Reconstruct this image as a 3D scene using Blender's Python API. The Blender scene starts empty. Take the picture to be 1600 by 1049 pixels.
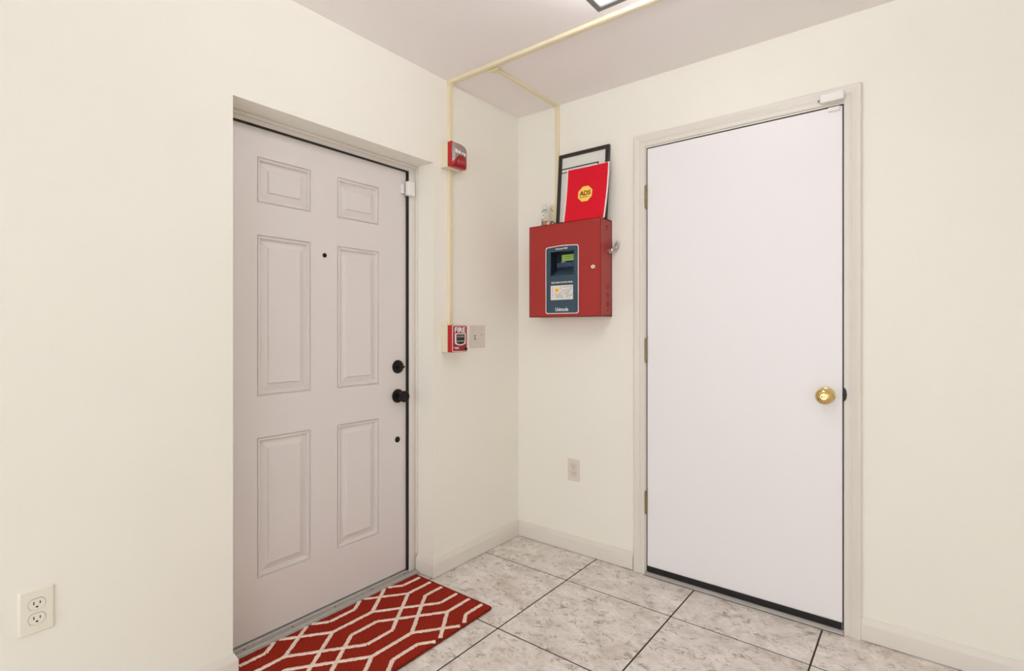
import bpy, bmesh, math, random
from mathutils import Vector, Matrix

random.seed(7)
PI = math.pi
scene = bpy.context.scene
C = scene.collection

# ------------------------------------------------------------------ camera
W_PX, H_PX = 1600.0, 1049.0
FOCAL_PX, HORIZON_PX, YAW = 820.0, 514.5, 0.6658
cam_data = bpy.data.cameras.new('camera')
cam = bpy.data.objects.new('camera', cam_data)
C.objects.link(cam)
cam.location = (1.864, -2.4344, 1.2)
cam.rotation_euler = (PI / 2, 0, YAW)
cam_data.sensor_fit = 'HORIZONTAL'
cam_data.sensor_width = 36.0
cam_data.lens = FOCAL_PX / W_PX * 36.0
cam_data.shift_y = (HORIZON_PX - H_PX / 2) / W_PX
cam_data.clip_start = 0.02
scene.camera = cam

# ------------------------------------------------------------------ world, light, exposure
world = bpy.data.worlds.new('world')
scene.world = world
world.use_nodes = True
bg = world.node_tree.nodes['Background']
bg.inputs['Color'].default_value = (1.0, 1.035, 1.10, 1)
bg.inputs['Strength'].default_value = 2.75
LENS_STRENGTH = 3.0          # the ceiling fixture's lens, built further down
GLOW_STRENGTH = 16.0         # hidden glow box added above the lens to brighten the ceiling
vs = scene.view_settings
scene.display_settings.display_device = 'sRGB'
vs.view_transform = 'Standard'
vs.look = 'None'
vs.gamma = 1.0
vs.use_curve_mapping = False
vs.exposure = -0.06
scene.cycles.max_bounces = 8
scene.cycles.diffuse_bounces = 6

# ------------------------------------------------------------------ materials
def lin(r, g, b):
    f = lambda c: (c / 255) / 12.92 if c / 255 <= 0.04045 else ((c / 255 + 0.055) / 1.055) ** 2.4
    return (f(r), f(g), f(b), 1)

def mat(name, rgb, rough=0.5, metal=0.0, var=0.0, vscale=30.0, bump=0.0, bscale=200.0, spec=0.5,
        emit=0.0, trans=0.0, detail=4.0):
    m = bpy.data.materials.new(name)
    m.use_nodes = True
    nt = m.node_tree
    b = nt.nodes['Principled BSDF']
    col = lin(*rgb)
    b.inputs['Base Color'].default_value = col
    b.inputs['Roughness'].default_value = rough
    b.inputs['Metallic'].default_value = metal
    b.inputs['Specular IOR Level'].default_value = spec
    if trans:
        b.inputs['Transmission Weight'].default_value = trans
        b.inputs['IOR'].default_value = 1.45
    if emit:
        b.inputs['Emission Color'].default_value = col
        b.inputs['Emission Strength'].default_value = emit
    geo = nt.nodes.new('ShaderNodeNewGeometry')
    if var:
        n = nt.nodes.new('ShaderNodeTexNoise')
        n.inputs['Scale'].default_value = vscale
        n.inputs['Detail'].default_value = detail
        nt.links.new(geo.outputs['Position'], n.inputs['Vector'])
        mx = nt.nodes.new('ShaderNodeMix')
        mx.data_type = 'RGBA'
        mx.inputs[6].default_value = tuple(c * (1 - var) for c in col[:3]) + (1,)
        mx.inputs[7].default_value = tuple(min(1, c * (1 + var)) for c in col[:3]) + (1,)
        nt.links.new(n.outputs['Fac'], mx.inputs[0])
        nt.links.new(mx.outputs[2], b.inputs['Base Color'])
    if bump:
        n2 = nt.nodes.new('ShaderNodeTexNoise')
        n2.inputs['Scale'].default_value = bscale
        n2.inputs['Detail'].default_value = 3.0
        nt.links.new(geo.outputs['Position'], n2.inputs['Vector'])
        bp = nt.nodes.new('ShaderNodeBump')
        bp.inputs['Strength'].default_value = bump
        bp.inputs['Distance'].default_value = 0.002
        nt.links.new(n2.outputs['Fac'], bp.inputs['Height'])
        nt.links.new(bp.outputs['Normal'], b.inputs['Normal'])
    return m

M = {}
M['wall'] = mat('wall_paint', (241, 238, 227), 0.62, var=0.012, vscale=3, bump=0.28, bscale=170, spec=0.3)
M['ceiling'] = mat('ceiling_paint', (246, 241, 239), 0.8, var=0.01, vscale=3, bump=0.3, bscale=150, spec=0.2)
M['trim'] = mat('trim_paint', (225, 219, 209), 0.38, var=0.015, vscale=8, bump=0.06, bscale=60)
M['frame_paint'] = mat('frame_paint', (226, 219, 211), 0.4, var=0.02, vscale=8, bump=0.06, bscale=60)
M['door_shaded'] = mat('entry_door_shaded_paint', (223, 216, 212), 0.42, var=0.015, vscale=6, bump=0.05, bscale=80)  # door paint greyed, shade of the recess put into the colour
M['door_white'] = mat('side_door_paint', (240, 237, 238), 0.4, var=0.012, vscale=4, bump=0.04, bscale=60)
M['grout'] = mat('grout', (46, 38, 33), 0.9, var=0.15, vscale=60)
M['dark_caulk'] = mat('dark_caulk', (112, 98, 86), 0.8, var=0.2, vscale=80)
M['rubber_gap_black'] = mat('rubber_gap_black', (14, 11, 10), 0.55, var=0.1)  # rubber of the sweep, also the painted shade in the door gaps
M['bronze'] = mat('dark_bronze', (32, 27, 25), 0.32, metal=0.6, var=0.1)
M['brass'] = mat('polished_brass', (218, 190, 130), 0.06, metal=1.0, var=0.04)
M['old_brass'] = mat('worn_brass', (150, 132, 98), 0.35, metal=0.9, var=0.15, vscale=120)
M['steel'] = mat('steel', (190, 188, 182), 0.28, metal=1.0, var=0.08, vscale=90)
M['dull_metal'] = mat('dull_metal', (120, 112, 102), 0.45, metal=0.8, var=0.1)
M['aluminium'] = mat('threshold_metal', (176, 172, 166), 0.5, metal=0.45, var=0.12, vscale=40)
M['ivory'] = mat('ivory_plastic', (228, 219, 190), 0.4, var=0.02)
M['race'] = mat('raceway_ivory', (232, 220, 186), 0.42, var=0.03, vscale=20)
M['plate'] = mat('plate_ivory', (234, 230, 214), 0.35, var=0.01)
M['plate_grey'] = mat('plate_almond', (222, 212, 200), 0.35, var=0.01)
M['gap_shade'] = mat('plate_gap_shade', (150, 136, 112), 0.8, var=0.05)  # tan ring around each receptacle, shade of the gap put into colour
M['dark_slot'] = mat('dark_slot', (38, 32, 28), 0.8, var=0.1)
M['white_plastic'] = mat('white_plastic', (238, 234, 230), 0.4, var=0.01)
M['red_box'] = mat('red_cabinet_enamel', (166, 42, 38), 0.34, var=0.05, vscale=14, bump=0.05, bscale=300)
M['red_side'] = mat('red_cabinet_side', (170, 66, 58), 0.5, var=0.05, vscale=14)
M['red_plastic'] = mat('red_plastic', (188, 14, 24), 0.3, var=0.05)
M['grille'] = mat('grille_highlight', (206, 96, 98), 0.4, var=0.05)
M['red_deep'] = mat('dark_red_plastic', (150, 14, 28), 0.35, var=0.05)
M['red_shadow'] = mat('red_groove_shadow', (104, 26, 24), 0.6, var=0.05)  # darker cabinet red, shadow of the knockout grooves put into colour
M['navy'] = mat('navy_overlay', (52, 76, 92), 0.45, var=0.05, vscale=30)
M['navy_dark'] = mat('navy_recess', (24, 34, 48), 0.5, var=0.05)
M['navy_keys'] = mat('keypad_blue', (62, 80, 112), 0.45, var=0.08)
M['lcd'] = mat('lcd_green', (150, 184, 84), 0.4, var=0.03, emit=0.15)
M['lcd_ink'] = mat('lcd_ink', (108, 140, 66), 0.5, var=0.03)
M['white_print'] = mat('white_print', (240, 240, 238), 0.5, var=0.01)
M['pink_print'] = mat('white_red_print', (244, 226, 224), 0.5, var=0.01)
M['sticker'] = mat('sticker_paper', (226, 224, 216), 0.6, var=0.05, vscale=160)
M['yellow'] = mat('logo_yellow', (252, 212, 96), 0.5, var=0.03)
M['logo_ink'] = mat('logo_brown', (140, 66, 14), 0.6, var=0.03)
M['faint'] = mat('faint_print', (198, 200, 190), 0.7, var=0.03)
M['ink'] = mat('dark_ink', (70, 66, 66), 0.7, var=0.03)
M['magenta_ink'] = mat('magenta_ink', (206, 140, 196), 0.7, var=0.03)
M['folder'] = mat('red_card', (224, 14, 42), 0.55, var=0.03, vscale=10, spec=0.25)
M['paper'] = mat('white_paper', (244, 240, 236), 0.7, var=0.01)
M['document'] = mat('document_paper', (226, 226, 218), 0.6, var=0.02, vscale=20)
M['black_frame'] = mat('black_frame', (44, 38, 34), 0.4, var=0.1)
M['black'] = mat('black_plastic', (22, 20, 20), 0.35, var=0.1)
M['lens_clear'] = mat('strobe_lens', (150, 128, 122), 0.2, var=0.12, vscale=200, spec=0.7)
M['reflector'] = mat('strobe_reflector', (238, 236, 236), 0.2, metal=0.3, var=0.05)
M['bottle'] = mat('clear_plastic', (240, 240, 240), 0.06, trans=0.92, var=0.01)
M['orange'] = mat('orange_liquid', (226, 150, 70), 0.3, var=0.1, vscale=80)
M['pink'] = mat('pink_plastic', (232, 186, 172), 0.5, var=0.05)
M['fixture_rim'] = mat('fixture_grey_rim', (134, 132, 132), 0.5, var=0.03)
M['fixture_pan'] = mat('fixture_white_pan', (240, 240, 240), 0.5, var=0.01)
M['lens'] = mat('fixture_lens', (250, 251, 255), 0.5, emit=LENS_STRENGTH, var=0.004, vscale=80)
M['ceiling_glow'] = mat('fixture_ceiling_glow', (250, 251, 255), 0.5, emit=GLOW_STRENGTH, var=0.004, vscale=80)

def tile_material():
    m = bpy.data.materials.new('stone_tile')
    m.use_nodes = True
    nt = m.node_tree
    N, L = nt.nodes, nt.links
    b = N['Principled BSDF']
    geo = N.new('ShaderNodeNewGeometry')
    oi = N.new('ShaderNodeObjectInfo')
    mul = N.new('ShaderNodeVectorMath'); mul.operation = 'SCALE'
    comb = N.new('ShaderNodeCombineXYZ')
    L.new(oi.outputs['Random'], comb.inputs[0]); L.new(oi.outputs['Random'], comb.inputs[1]); L.new(oi.outputs['Random'], comb.inputs[2])
    L.new(comb.outputs[0], mul.inputs[0]); mul.inputs['Scale'].default_value = 37.0
    add = N.new('ShaderNodeVectorMath'); add.operation = 'ADD'
    L.new(geo.outputs['Position'], add.inputs[0]); L.new(mul.outputs[0], add.inputs[1])
    st = N.new('ShaderNodeVectorMath'); st.operation = 'MULTIPLY'
    st.inputs[1].default_value = (1.0, 1.25, 1.0)
    L.new(add.outputs[0], st.inputs[0])
    n1 = N.new('ShaderNodeTexNoise'); n1.inputs['Scale'].default_value = 9.0; n1.inputs['Detail'].default_value = 9; n1.inputs['Roughness'].default_value = 0.62
    n1.inputs['Distortion'].default_value = 0.5
    n2 = N.new('ShaderNodeTexNoise'); n2.inputs['Scale'].default_value = 36; n2.inputs['Detail'].default_value = 7; n2.inputs['Roughness'].default_value = 0.72
    n2.inputs['Distortion'].default_value = 0.9
    n3 = N.new('ShaderNodeTexNoise'); n3.inputs['Scale'].default_value = 16; n3.inputs['Detail'].default_value = 6
    for n in (n1, n2, n3): L.new(st.outputs[0], n.inputs['Vector'])
    r1 = N.new('ShaderNodeValToRGB')
    e = r1.color_ramp.elements
    e[0].position = 0.34; e[0].color = lin(206, 196, 186)
    e[1].position = 0.66; e[1].color = lin(238, 231, 224)
    x = e.new(0.5); x.color = lin(224, 216, 208)
    L.new(n1.outputs['Fac'], r1.inputs[0])
    r2 = N.new('ShaderNodeValToRGB')
    e = r2.color_ramp.elements
    e[0].position = 0.38; e[0].color = lin(170, 157, 144)
    e[1].position = 0.50; e[1].color = (1, 1, 1, 1)
    L.new(n2.outputs['Fac'], r2.inputs[0])
    gate = N.new('ShaderNodeMapRange'); gate.inputs[1].default_value = 0.42; gate.inputs[2].default_value = 0.62
    gate.inputs[3].default_value = 0.15; gate.inputs[4].default_value = 0.9
    L.new(n3.outputs['Fac'], gate.inputs[0])
    mx = N.new('ShaderNodeMix'); mx.data_type = 'RGBA'; mx.blend_type = 'MULTIPLY'
    L.new(gate.outputs[0], mx.inputs[0]); L.new(r1.outputs[0], mx.inputs[6]); L.new(r2.outputs[0], mx.inputs[7])
    r3 = N.new('ShaderNodeValToRGB')
    e = r3.color_ramp.elements
    e[0].position = 0.56; e[0].color = (0, 0, 0, 1)
    e[1].position = 0.66; e[1].color = (0.5, 0.5, 0.5, 1)
    L.new(n2.outputs['Fac'], r3.inputs[0])
    mx2 = N.new('ShaderNodeMix'); mx2.data_type = 'RGBA'
    mx2.inputs[7].default_value = lin(246, 240, 233)
    L.new(r3.outputs[0], mx2.inputs[0]); L.new(mx.outputs[2], mx2.inputs[6])
    L.new(mx2.outputs[2], b.inputs['Base Color'])
    b.inputs['Roughness'].default_value = 0.42
    b.inputs['Specular IOR Level'].default_value = 0.4
    bp = N.new('ShaderNodeBump'); bp.inputs['Strength'].default_value = 0.12; bp.inputs['Distance'].default_value = 0.002
    L.new(n2.outputs['Fac'], bp.inputs['Height']); L.new(bp.outputs[0], b.inputs['Normal'])
    return m
M['tile'] = tile_material()

def rug_material(name, c0, c1, scale):
    m = bpy.data.materials.new(name)
    m.use_nodes = True
    nt = m.node_tree
    N, L = nt.nodes, nt.links
    b = N['Principled BSDF']
    geo = N.new('ShaderNodeNewGeometry')
    n = N.new('ShaderNodeTexNoise'); n.inputs['Scale'].default_value = scale; n.inputs['Detail'].default_value = 5; n.inputs['Roughness'].default_value = 0.75
    v = N.new('ShaderNodeTexVoronoi'); v.inputs['Scale'].default_value = 260
    L.new(geo.outputs['Position'], n.inputs['Vector']); L.new(geo.outputs['Position'], v.inputs['Vector'])
    r = N.new('ShaderNodeValToRGB')
    r.color_ramp.elements[0].position = 0.33; r.color_ramp.elements[0].color = lin(*c0)
    r.color_ramp.elements[1].position = 0.67; r.color_ramp.elements[1].color = lin(*c1)
    L.new(n.outputs['Fac'], r.inputs[0]); L.new(r.outputs[0], b.inputs['Base Color'])
    b.inputs['Roughness'].default_value = 0.95
    b.inputs['Specular IOR Level'].default_value = 0.1
    bp = N.new('ShaderNodeBump'); bp.inputs['Strength'].default_value = 0.8; bp.inputs['Distance'].default_value = 0.003
    L.new(v.outputs['Distance'], bp.inputs['Height']); L.new(bp.outputs[0], b.inputs['Normal'])
    return m
M['rug_red'] = rug_material('rug_rust_pile', (112, 24, 16), (186, 56, 36), 190)
M['rug_cream'] = rug_material('rug_cream_pile', (240, 212, 192), (255, 240, 226), 110)

# ------------------------------------------------------------------ mesh helpers (world coordinates)
def box(bm, lo, hi, bev=0.0, seg=2):
    lo, hi = Vector(lo), Vector(hi)
    r = bmesh.ops.create_cube(bm, size=1.0)
    vs_ = r['verts']
    for v in vs_:
        v.co = Vector(((lo.x + hi.x) / 2 + v.co.x * (hi.x - lo.x), (lo.y + hi.y) / 2 + v.co.y * (hi.y - lo.y),
                       (lo.z + hi.z) / 2 + v.co.z * (hi.z - lo.z)))
    if bev:
        es = list({e for v in vs_ for e in v.link_edges})
        bmesh.ops.bevel(bm, geom=es, offset=bev, segments=seg, profile=0.6, affect='EDGES')

def basis(n):
    n = Vector(n).normalized()
    up = Vector((0, 0, 1)) if abs(n.z) < 0.9 else Vector((0, 1, 0))
    u = up.cross(n).normalized()
    return u, n.cross(u).normalized(), n       # u (right seen from the front), v (up), n

def lathe(bm, base, axis, prof, seg=24, sx=1.0, sy=1.0):
    """prof: list of (radius, height along axis)."""
    u, v, n = basis(axis)
    base = Vector(base)
    rings = []
    for r, h in prof:
        if r < 1e-6:
            rings.append([bm.verts.new(base + n * h)])
        else:
            rings.append([bm.verts.new(base + n * h + u * (r * sx * math.cos(2 * PI * i / seg)) + v * (r * sy * math.sin(2 * PI * i / seg))) for i in range(seg)])
    for a, b_ in zip(rings, rings[1:]):
        for i in range(seg):
            j = (i + 1) % seg
            if len(a) == 1 and len(b_) == 1: continue
            if len(a) == 1: bm.faces.new((a[0], b_[j], b_[i]))
            elif len(b_) == 1: bm.faces.new((a[i], a[j], b_[0]))
            else: bm.faces.new((a[i], a[j], b_[j], b_[i]))
    for ring, flip in ((rings[0], True), (rings[-1], False)):
        if len(ring) > 2:
            bm.faces.new(ring[::-1] if flip else ring)

def prism(bm, pts, origin, u, v, n, h0, h1):
    """polygon pts (a,b) in the u,v plane extruded along n from h0 to h1."""
    origin, u, v, n = Vector(origin), Vector(u), Vector(v), Vector(n)
    a = [bm.verts.new(origin + u * p[0] + v * p[1] + n * h0) for p in pts]
    b_ = [bm.verts.new(origin + u * p[0] + v * p[1] + n * h1) for p in pts]
    k = len(pts)
    bm.faces.new(a[::-1]); bm.faces.new(b_)
    for i in range(k):
        j = (i + 1) % k
        bm.faces.new((a[i], a[j], b_[j], b_[i]))

def rrect(w, h, r, seg=4, cx=0, cy=0):
    out = []
    for sx, sy, a0 in ((1, 1, 0), (-1, 1, 90), (-1, -1, 180), (1, -1, 270)):
        for i in range(seg + 1):
            a = math.radians(a0 + 90 * i / seg)
            out.append((cx + sx * (w / 2 - r) + r * math.cos(a), cy + sy * (h / 2 - r) + r * math.sin(a)))
    return out

def frame_prism(bm, outer, inner, origin, u, v, n, h0, h1):
    """ring between two point lists of equal length."""
    origin, u, v, n = Vector(origin), Vector(u), Vector(v), Vector(n)
    P = lambda p, h: bm.verts.new(origin + u * p[0] + v * p[1] + n * h)
    A = [P(p, h0) for p in outer]; B = [P(p, h1) for p in outer]
    Ci = [P(p, h0) for p in inner]; D = [P(p, h1) for p in inner]
    k = len(outer)
    for i in range(k):
        j = (i + 1) % k
        bm.faces.new((A[i], A[j], B[j], B[i])); bm.faces.new((B[i], B[j], D[j], D[i]))
        bm.faces.new((D[i], D[j], Ci[j], Ci[i])); bm.faces.new((Ci[i], Ci[j], A[j], A[i]))

def tube(bm, pts, r, seg=8):
    pts = [Vector(p) for p in pts]
    rings = []
    for i, p in enumerate(pts):
        d = (pts[min(i + 1, len(pts) - 1)] - pts[max(i - 1, 0)]).normalized()
        u, v, n = basis(d)
        rings.append([bm.verts.new(p + u * r * math.cos(2 * PI * k / seg) + v * r * math.sin(2 * PI * k / seg)) for k in range(seg)])
    for a, b_ in zip(rings, rings[1:]):
        for i in range(seg):
            j = (i + 1) % seg
            bm.faces.new((a[i], a[j], b_[j], b_[i]))
    bm.faces.new(rings[0][::-1]); bm.faces.new(rings[-1])

def torus(bm, c, n, R, r, seg=20, seg2=8, squash=1.0):
    u, v, n = basis(n)
    rings = []
    for i in range(seg):
        a = 2 * PI * i / seg
        d = u * math.cos(a) + v * math.sin(a)
        cc = Vector(c) + u * R * math.cos(a) + v * R * squash * math.sin(a)
        rings.append([bm.verts.new(cc + d * r * math.cos(2 * PI * k / seg2) + n * r * math.sin(2 * PI * k / seg2)) for k in range(seg2)])
    for i in range(seg):
        a, b_ = rings[i], rings[(i + 1) % seg]
        for k in range(seg2):
            l = (k + 1) % seg2
            bm.faces.new((a[k], a[l], b_[l], b_[k]))

def sweep(bm, path, prof):
    """prof: closed list of (offset to the right of travel, height); path: plan polyline, mitred."""
    path = [Vector((p[0], p[1])) for p in path]
    secs = []
    for i, p in enumerate(path):
        ns = []
        if i > 0: d = (p - path[i - 1]).normalized(); ns.append(Vector((d.y, -d.x)))
        if i < len(path) - 1: d = (path[i + 1] - p).normalized(); ns.append(Vector((d.y, -d.x)))
        if len(ns) == 2:
            m = (ns[0] + ns[1]).normalized(); m = m / max(0.2, m.dot(ns[0]))
        else: m = ns[0]
        secs.append([bm.verts.new((p.x + m.x * o, p.y + m.y * o, z)) for o, z in prof])
    k = len(prof)
    for a, b_ in zip(secs, secs[1:]):
        for i in range(k):
            j = (i + 1) % k
            bm.faces.new((a[i], a[j], b_[j], b_[i]))
    bm.faces.new(secs[0]); bm.faces.new(secs[-1][::-1])

def text(bm, s, centre, u, v, w, h, n=None, depth=0.0006, bold=0.0):
    """lettering fitted into a w x h box centred at centre, lying in the u,v plane."""
    cu = bpy.data.curves.new('lettering', 'FONT')
    cu.body = s; cu.size = 1.0; cu.extrude = 0.0; cu.offset = bold; cu.resolution_u = 3
    ob = bpy.data.objects.new('lettering', cu)
    C.objects.link(ob)
    bpy.context.view_layer.update()
    me = bpy.data.meshes.new_from_object(ob.evaluated_get(bpy.context.evaluated_depsgraph_get()))
    xs = [q.co.x for q in me.vertices]; ys = [q.co.y for q in me.vertices]
    x0, x1, y0, y1 = min(xs), max(xs), min(ys), max(ys)
    centre, u, v = Vector(centre), Vector(u), Vector(v)
    n = Vector(n) if n is not None else u.cross(v)
    vv = [bm.verts.new(centre + u * ((q.co.x - x0) / (x1 - x0) - 0.5) * w + v * ((q.co.y - y0) / (y1 - y0) - 0.5) * h + n * depth) for q in me.vertices]
    for p in me.polygons:
        try: bm.faces.new([vv[i] for i in p.vertices])
        except ValueError: pass
    bpy.data.objects.remove(ob); bpy.data.curves.remove(cu); bpy.data.meshes.remove(me)

def wloc(o):
    p = Vector((0, 0, 0))
    while o is not None:
        p += o.location; o = o.parent
    return p

def obj(name, bm, material, parent=None, loc=None, smooth=35, fix=True):
    if fix: bmesh.ops.recalc_face_normals(bm, faces=bm.faces)
    origin = Vector(loc) if loc is not None else None
    if origin is None:
        if parent is not None: origin = wloc(parent)
        else:
            cs = [v.co for v in bm.verts]
            origin = Vector(((min(c.x for c in cs) + max(c.x for c in cs)) / 2, (min(c.y for c in cs) + max(c.y for c in cs)) / 2, min(c.z for c in cs)))
    for v in bm.verts: v.co -= origin
    me = bpy.data.meshes.new(name)
    bm.to_mesh(me); bm.free()
    if smooth:
        for p in me.polygons: p.use_smooth = True
        me.set_sharp_from_angle(angle=math.radians(smooth))
    me.materials.append(M[material] if isinstance(material, str) else material)
    o = bpy.data.objects.new(name, me)
    C.objects.link(o)
    if parent is not None:
        o.parent = parent
        o.location = origin - wloc(parent)
    else: o.location = origin
    return o

def tag(o, label, cat, group=None, kind=None):
    o['label'] = label; o['category'] = cat
    if group: o['group'] = group
    if kind: o['kind'] = kind
    return o

def thing(name, loc, label, cat, group=None, kind=None):
    o = bpy.data.objects.new(name, None)
    o.empty_display_size = 0.05
    C.objects.link(o); o.location = loc
    return tag(o, label, cat, group, kind)

def B(): return bmesh.new()

X, Y, Z = Vector((1, 0, 0)), Vector((0, 1, 0)), Vector((0, 0, 1))

# ------------------------------------------------------------------ the room shell
CEIL = 2.433
RX, RY = 3.7, -4.7                    # far right wall, wall behind the camera
OY0, OY1, OZ = -1.6104, -0.6757, 2.0032   # entry recess in the left wall
REC = -0.155                          # depth of the recess
DX0, DX1, DZ = 0.781, 1.6205, 2.0915  # opening of the side door in the back wall

bm = B()
box(bm, (-0.30, RY - 0.12, -0.05), (RX + 0.12, 0.30, -0.0016))
floor = tag(obj('floor', bm, 'grout', smooth=0), 'floor of large square grey-beige stone tiles with dark joints', 'floor', kind='structure')

# square tiles, each its own piece
TS, TX, TY, GAP = 0.5124, 0.519, -0.3016, 0.0060
tile_mesh = {}
def tile(x0, x1, y0, y1):
    if x1 - x0 < 0.02 or y1 - y0 < 0.02: return
    w, d = x1 - x0 - GAP, y1 - y0 - GAP
    key = (round(w, 3), round(d, 3))
    c = Vector(((x0 + x1) / 2, (y0 + y1) / 2, -0.008))
    if key not in tile_mesh:
        b_ = B()
        box(b_, (c.x - w / 2, c.y - d / 2, -0.008), (c.x + w / 2, c.y + d / 2, 0.0), 0.0012, 1)
        o = obj('tile', b_, 'tile', floor, loc=c, smooth=0)
        tile_mesh[key] = o.data
    else:
        o = bpy.data.objects.new('tile', tile_mesh[key])
        C.objects.link(o); o.parent = floor; o.location = c - wloc(floor)
xs = [0.0] + [TX + TS * k for k in range(0, 6)] + [RX]
ys = [0.0] + [TY - TS * k for k in range(0, 9)] + [RY]
for i in range(len(xs) - 1):
    for j in range(len(ys) - 1):
        tile(xs[i], xs[i + 1], ys[j + 1], ys[j])
for a, b_ in ((-0.814, OY1), (-1.3264, -0.814), (OY0, -1.3264)):
    tile(-0.15, 0.0, a, b_)
tile(0.79, 1.031, 0.0, 0.16); tile(1.031, 1.543, 0.0, 0.16)

bm = B()
box(bm, (-0.30, RY - 0.12, CEIL), (RX + 0.12, 0.30, CEIL + 0.08))
tag(obj('ceiling', bm, 'ceiling', smooth=0), 'smooth off-white ceiling with a faint pink tint', 'ceiling', kind='structure')

def slab_with_hole(bm, rects):
    for lo, hi in rects: box(bm, lo, hi)

bm = B()
slab_with_hole(bm, [((-0.30, RY, -0.006), (0, OY0, CEIL)), ((-0.30, OY1, -0.006), (0, 0.30, CEIL)), ((-0.30, OY0, OZ), (0, OY1, CEIL))])
tag(obj('wall_left', bm, 'wall', smooth=0), 'cream wall holding the recessed six-panel entry door', 'wall', kind='structure')
bm = B()
slab_with_hole(bm, [((0, 0, -0.006), (DX0, 0.18, CEIL)), ((DX1, 0, -0.006), (RX, 0.18, CEIL)), ((DX0, 0, DZ), (DX1, 0.18, CEIL))])
tag(obj('wall_back', bm, 'wall', smooth=0), 'cream wall around the plain white door and red alarm cabinet', 'wall', kind='structure')
bm = B()
box(bm, (RX, RY, -0.006), (RX + 0.12, 0.18, CEIL))
tag(obj('wall_right', bm, 'wall', smooth=0), 'cream wall closing the far side of the entry room', 'wall', kind='structure')
bm = B()   # unseen wall behind the camera, wide opening added to let world light in
slab_with_hole(bm, [((0, RY - 0.12, -0.006), (0.35, RY, CEIL)), ((3.35, RY - 0.12, -0.006), (RX, RY, CEIL)), ((0.35, RY - 0.12, 2.2), (3.35, RY, CEIL))])
tag(obj('wall_front', bm, 'wall', smooth=0), 'unseen cream wall with a wide opening added to admit light', 'wall', kind='structure')

# baseboards
BB = [(0, 0.0025), (0.013, 0.0025), (0.0135, 0.064), (0.0125, 0.067), (0.0060, 0.080), (0.0035, 0.087), (0, 0.087)]
def baseboard(name, path, label):
    b_ = B(); sweep(b_, path, BB)
    tag(obj(name, b_, 'trim', smooth=25), label, 'baseboard', kind='structure')
baseboard('baseboard_left', [(-0.112, OY1), (0, OY1), (0, 0)], 'white baseboard between the entry recess and the room corner')
baseboard('baseboard_entry', [(0, RY), (0, OY0), (-0.112, OY0)], 'white baseboard below the ivory outlet, wrapping into the entry recess')
baseboard('baseboard_back', [(0.0131, 0), (0.7245, 0)], 'white baseboard between the room corner and plain white door')
baseboard('baseboard_right', [(1.6735, 0), (RX, 0)], 'white baseboard running on past the brass-knob side of the door')

# ------------------------------------------------------------------ entry frame and six-panel door (recess in the left wall)
fr = thing('trim_1', (-0.13, (OY0 + OY1) / 2, 0), 'painted door frame set back in the entry recess', 'door frame', kind='structure')
FX = -0.118     # front of the frame
DFX = -0.133    # front of the door slab
DY0, DY1, DZ0, DZ1 = -1.592, -0.7345, 0.026, 1.968
bm = B(); box(bm, (-0.26, DY1 + 0.0095, 0.0), (FX, OY1, OZ), 0.002); obj('jamb', bm, 'frame_paint', fr)
bm = B(); box(bm, (-0.26, OY0, 0.0), (FX, DY0 - 0.004, OZ), 0.002); obj('jamb', bm, 'frame_paint', fr)
bm = B(); box(bm, (-0.26, DY0 - 0.004, DZ1 + 0.0055), (FX, DY1 + 0.0095, OZ), 0.002); obj('head_jamb', bm, 'frame_paint', fr)
# small moulding strips where frame meets plaster
bm = B(); box(bm, (FX, OY1 - 0.012, 0.088), (FX + 0.010, OY1, OZ - 0.012), 0.004, 3); obj('stop_bead', bm, 'frame_paint', fr)
bm = B(); box(bm, (FX, OY0, OZ - 0.014), (FX + 0.012, OY1, OZ), 0.005, 3); obj('stop_bead', bm, 'frame_paint', fr)
# black rubber seal brought near flush to stand for the gap's shade
bm = B()
box(bm, (-0.20, DY1 + 0.0003, 0.021), (-0.1215, DY1 + 0.0093, DZ1 + 0.005))
box(bm, (-0.20, DY0, DZ1 + 0.0003), (-0.1215, DY1, DZ1 + 0.0053))
obj('gap_shade_strip', bm, 'rubber_gap_black', fr, smooth=0)
# threshold
bm = B()
sweep(bm, [(0, 0), (0, 1)], [(0, 0), (1, 0), (1, 1)]) if False else None
prism(bm, [(-0.26, 0.0), (-0.082, 0.0), (-0.084, 0.007), (-0.094, 0.011), (-0.098, 0.015), (-0.104, 0.0155), (-0.106, 0.013), (-0.124, 0.0155), (-0.127, 0.020), (-0.26, 0.020)],
      (0, 0, 0), X, Z, Y, OY0 + 0.0135, OY1 - 0.0135)
obj('threshold', bm, 'aluminium', fr, smooth=20)
for k in range(5):
    bm = B(); yy = -1.52 + k * 0.19
    lathe(bm, (-0.115, yy, 0.0132), Z, [(0.0042, 0), (0.004, 0.0018), (0, 0.0022)], 10, 1.0, 1.0)
    obj('screw', bm, 'dull_metal', fr)

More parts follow.
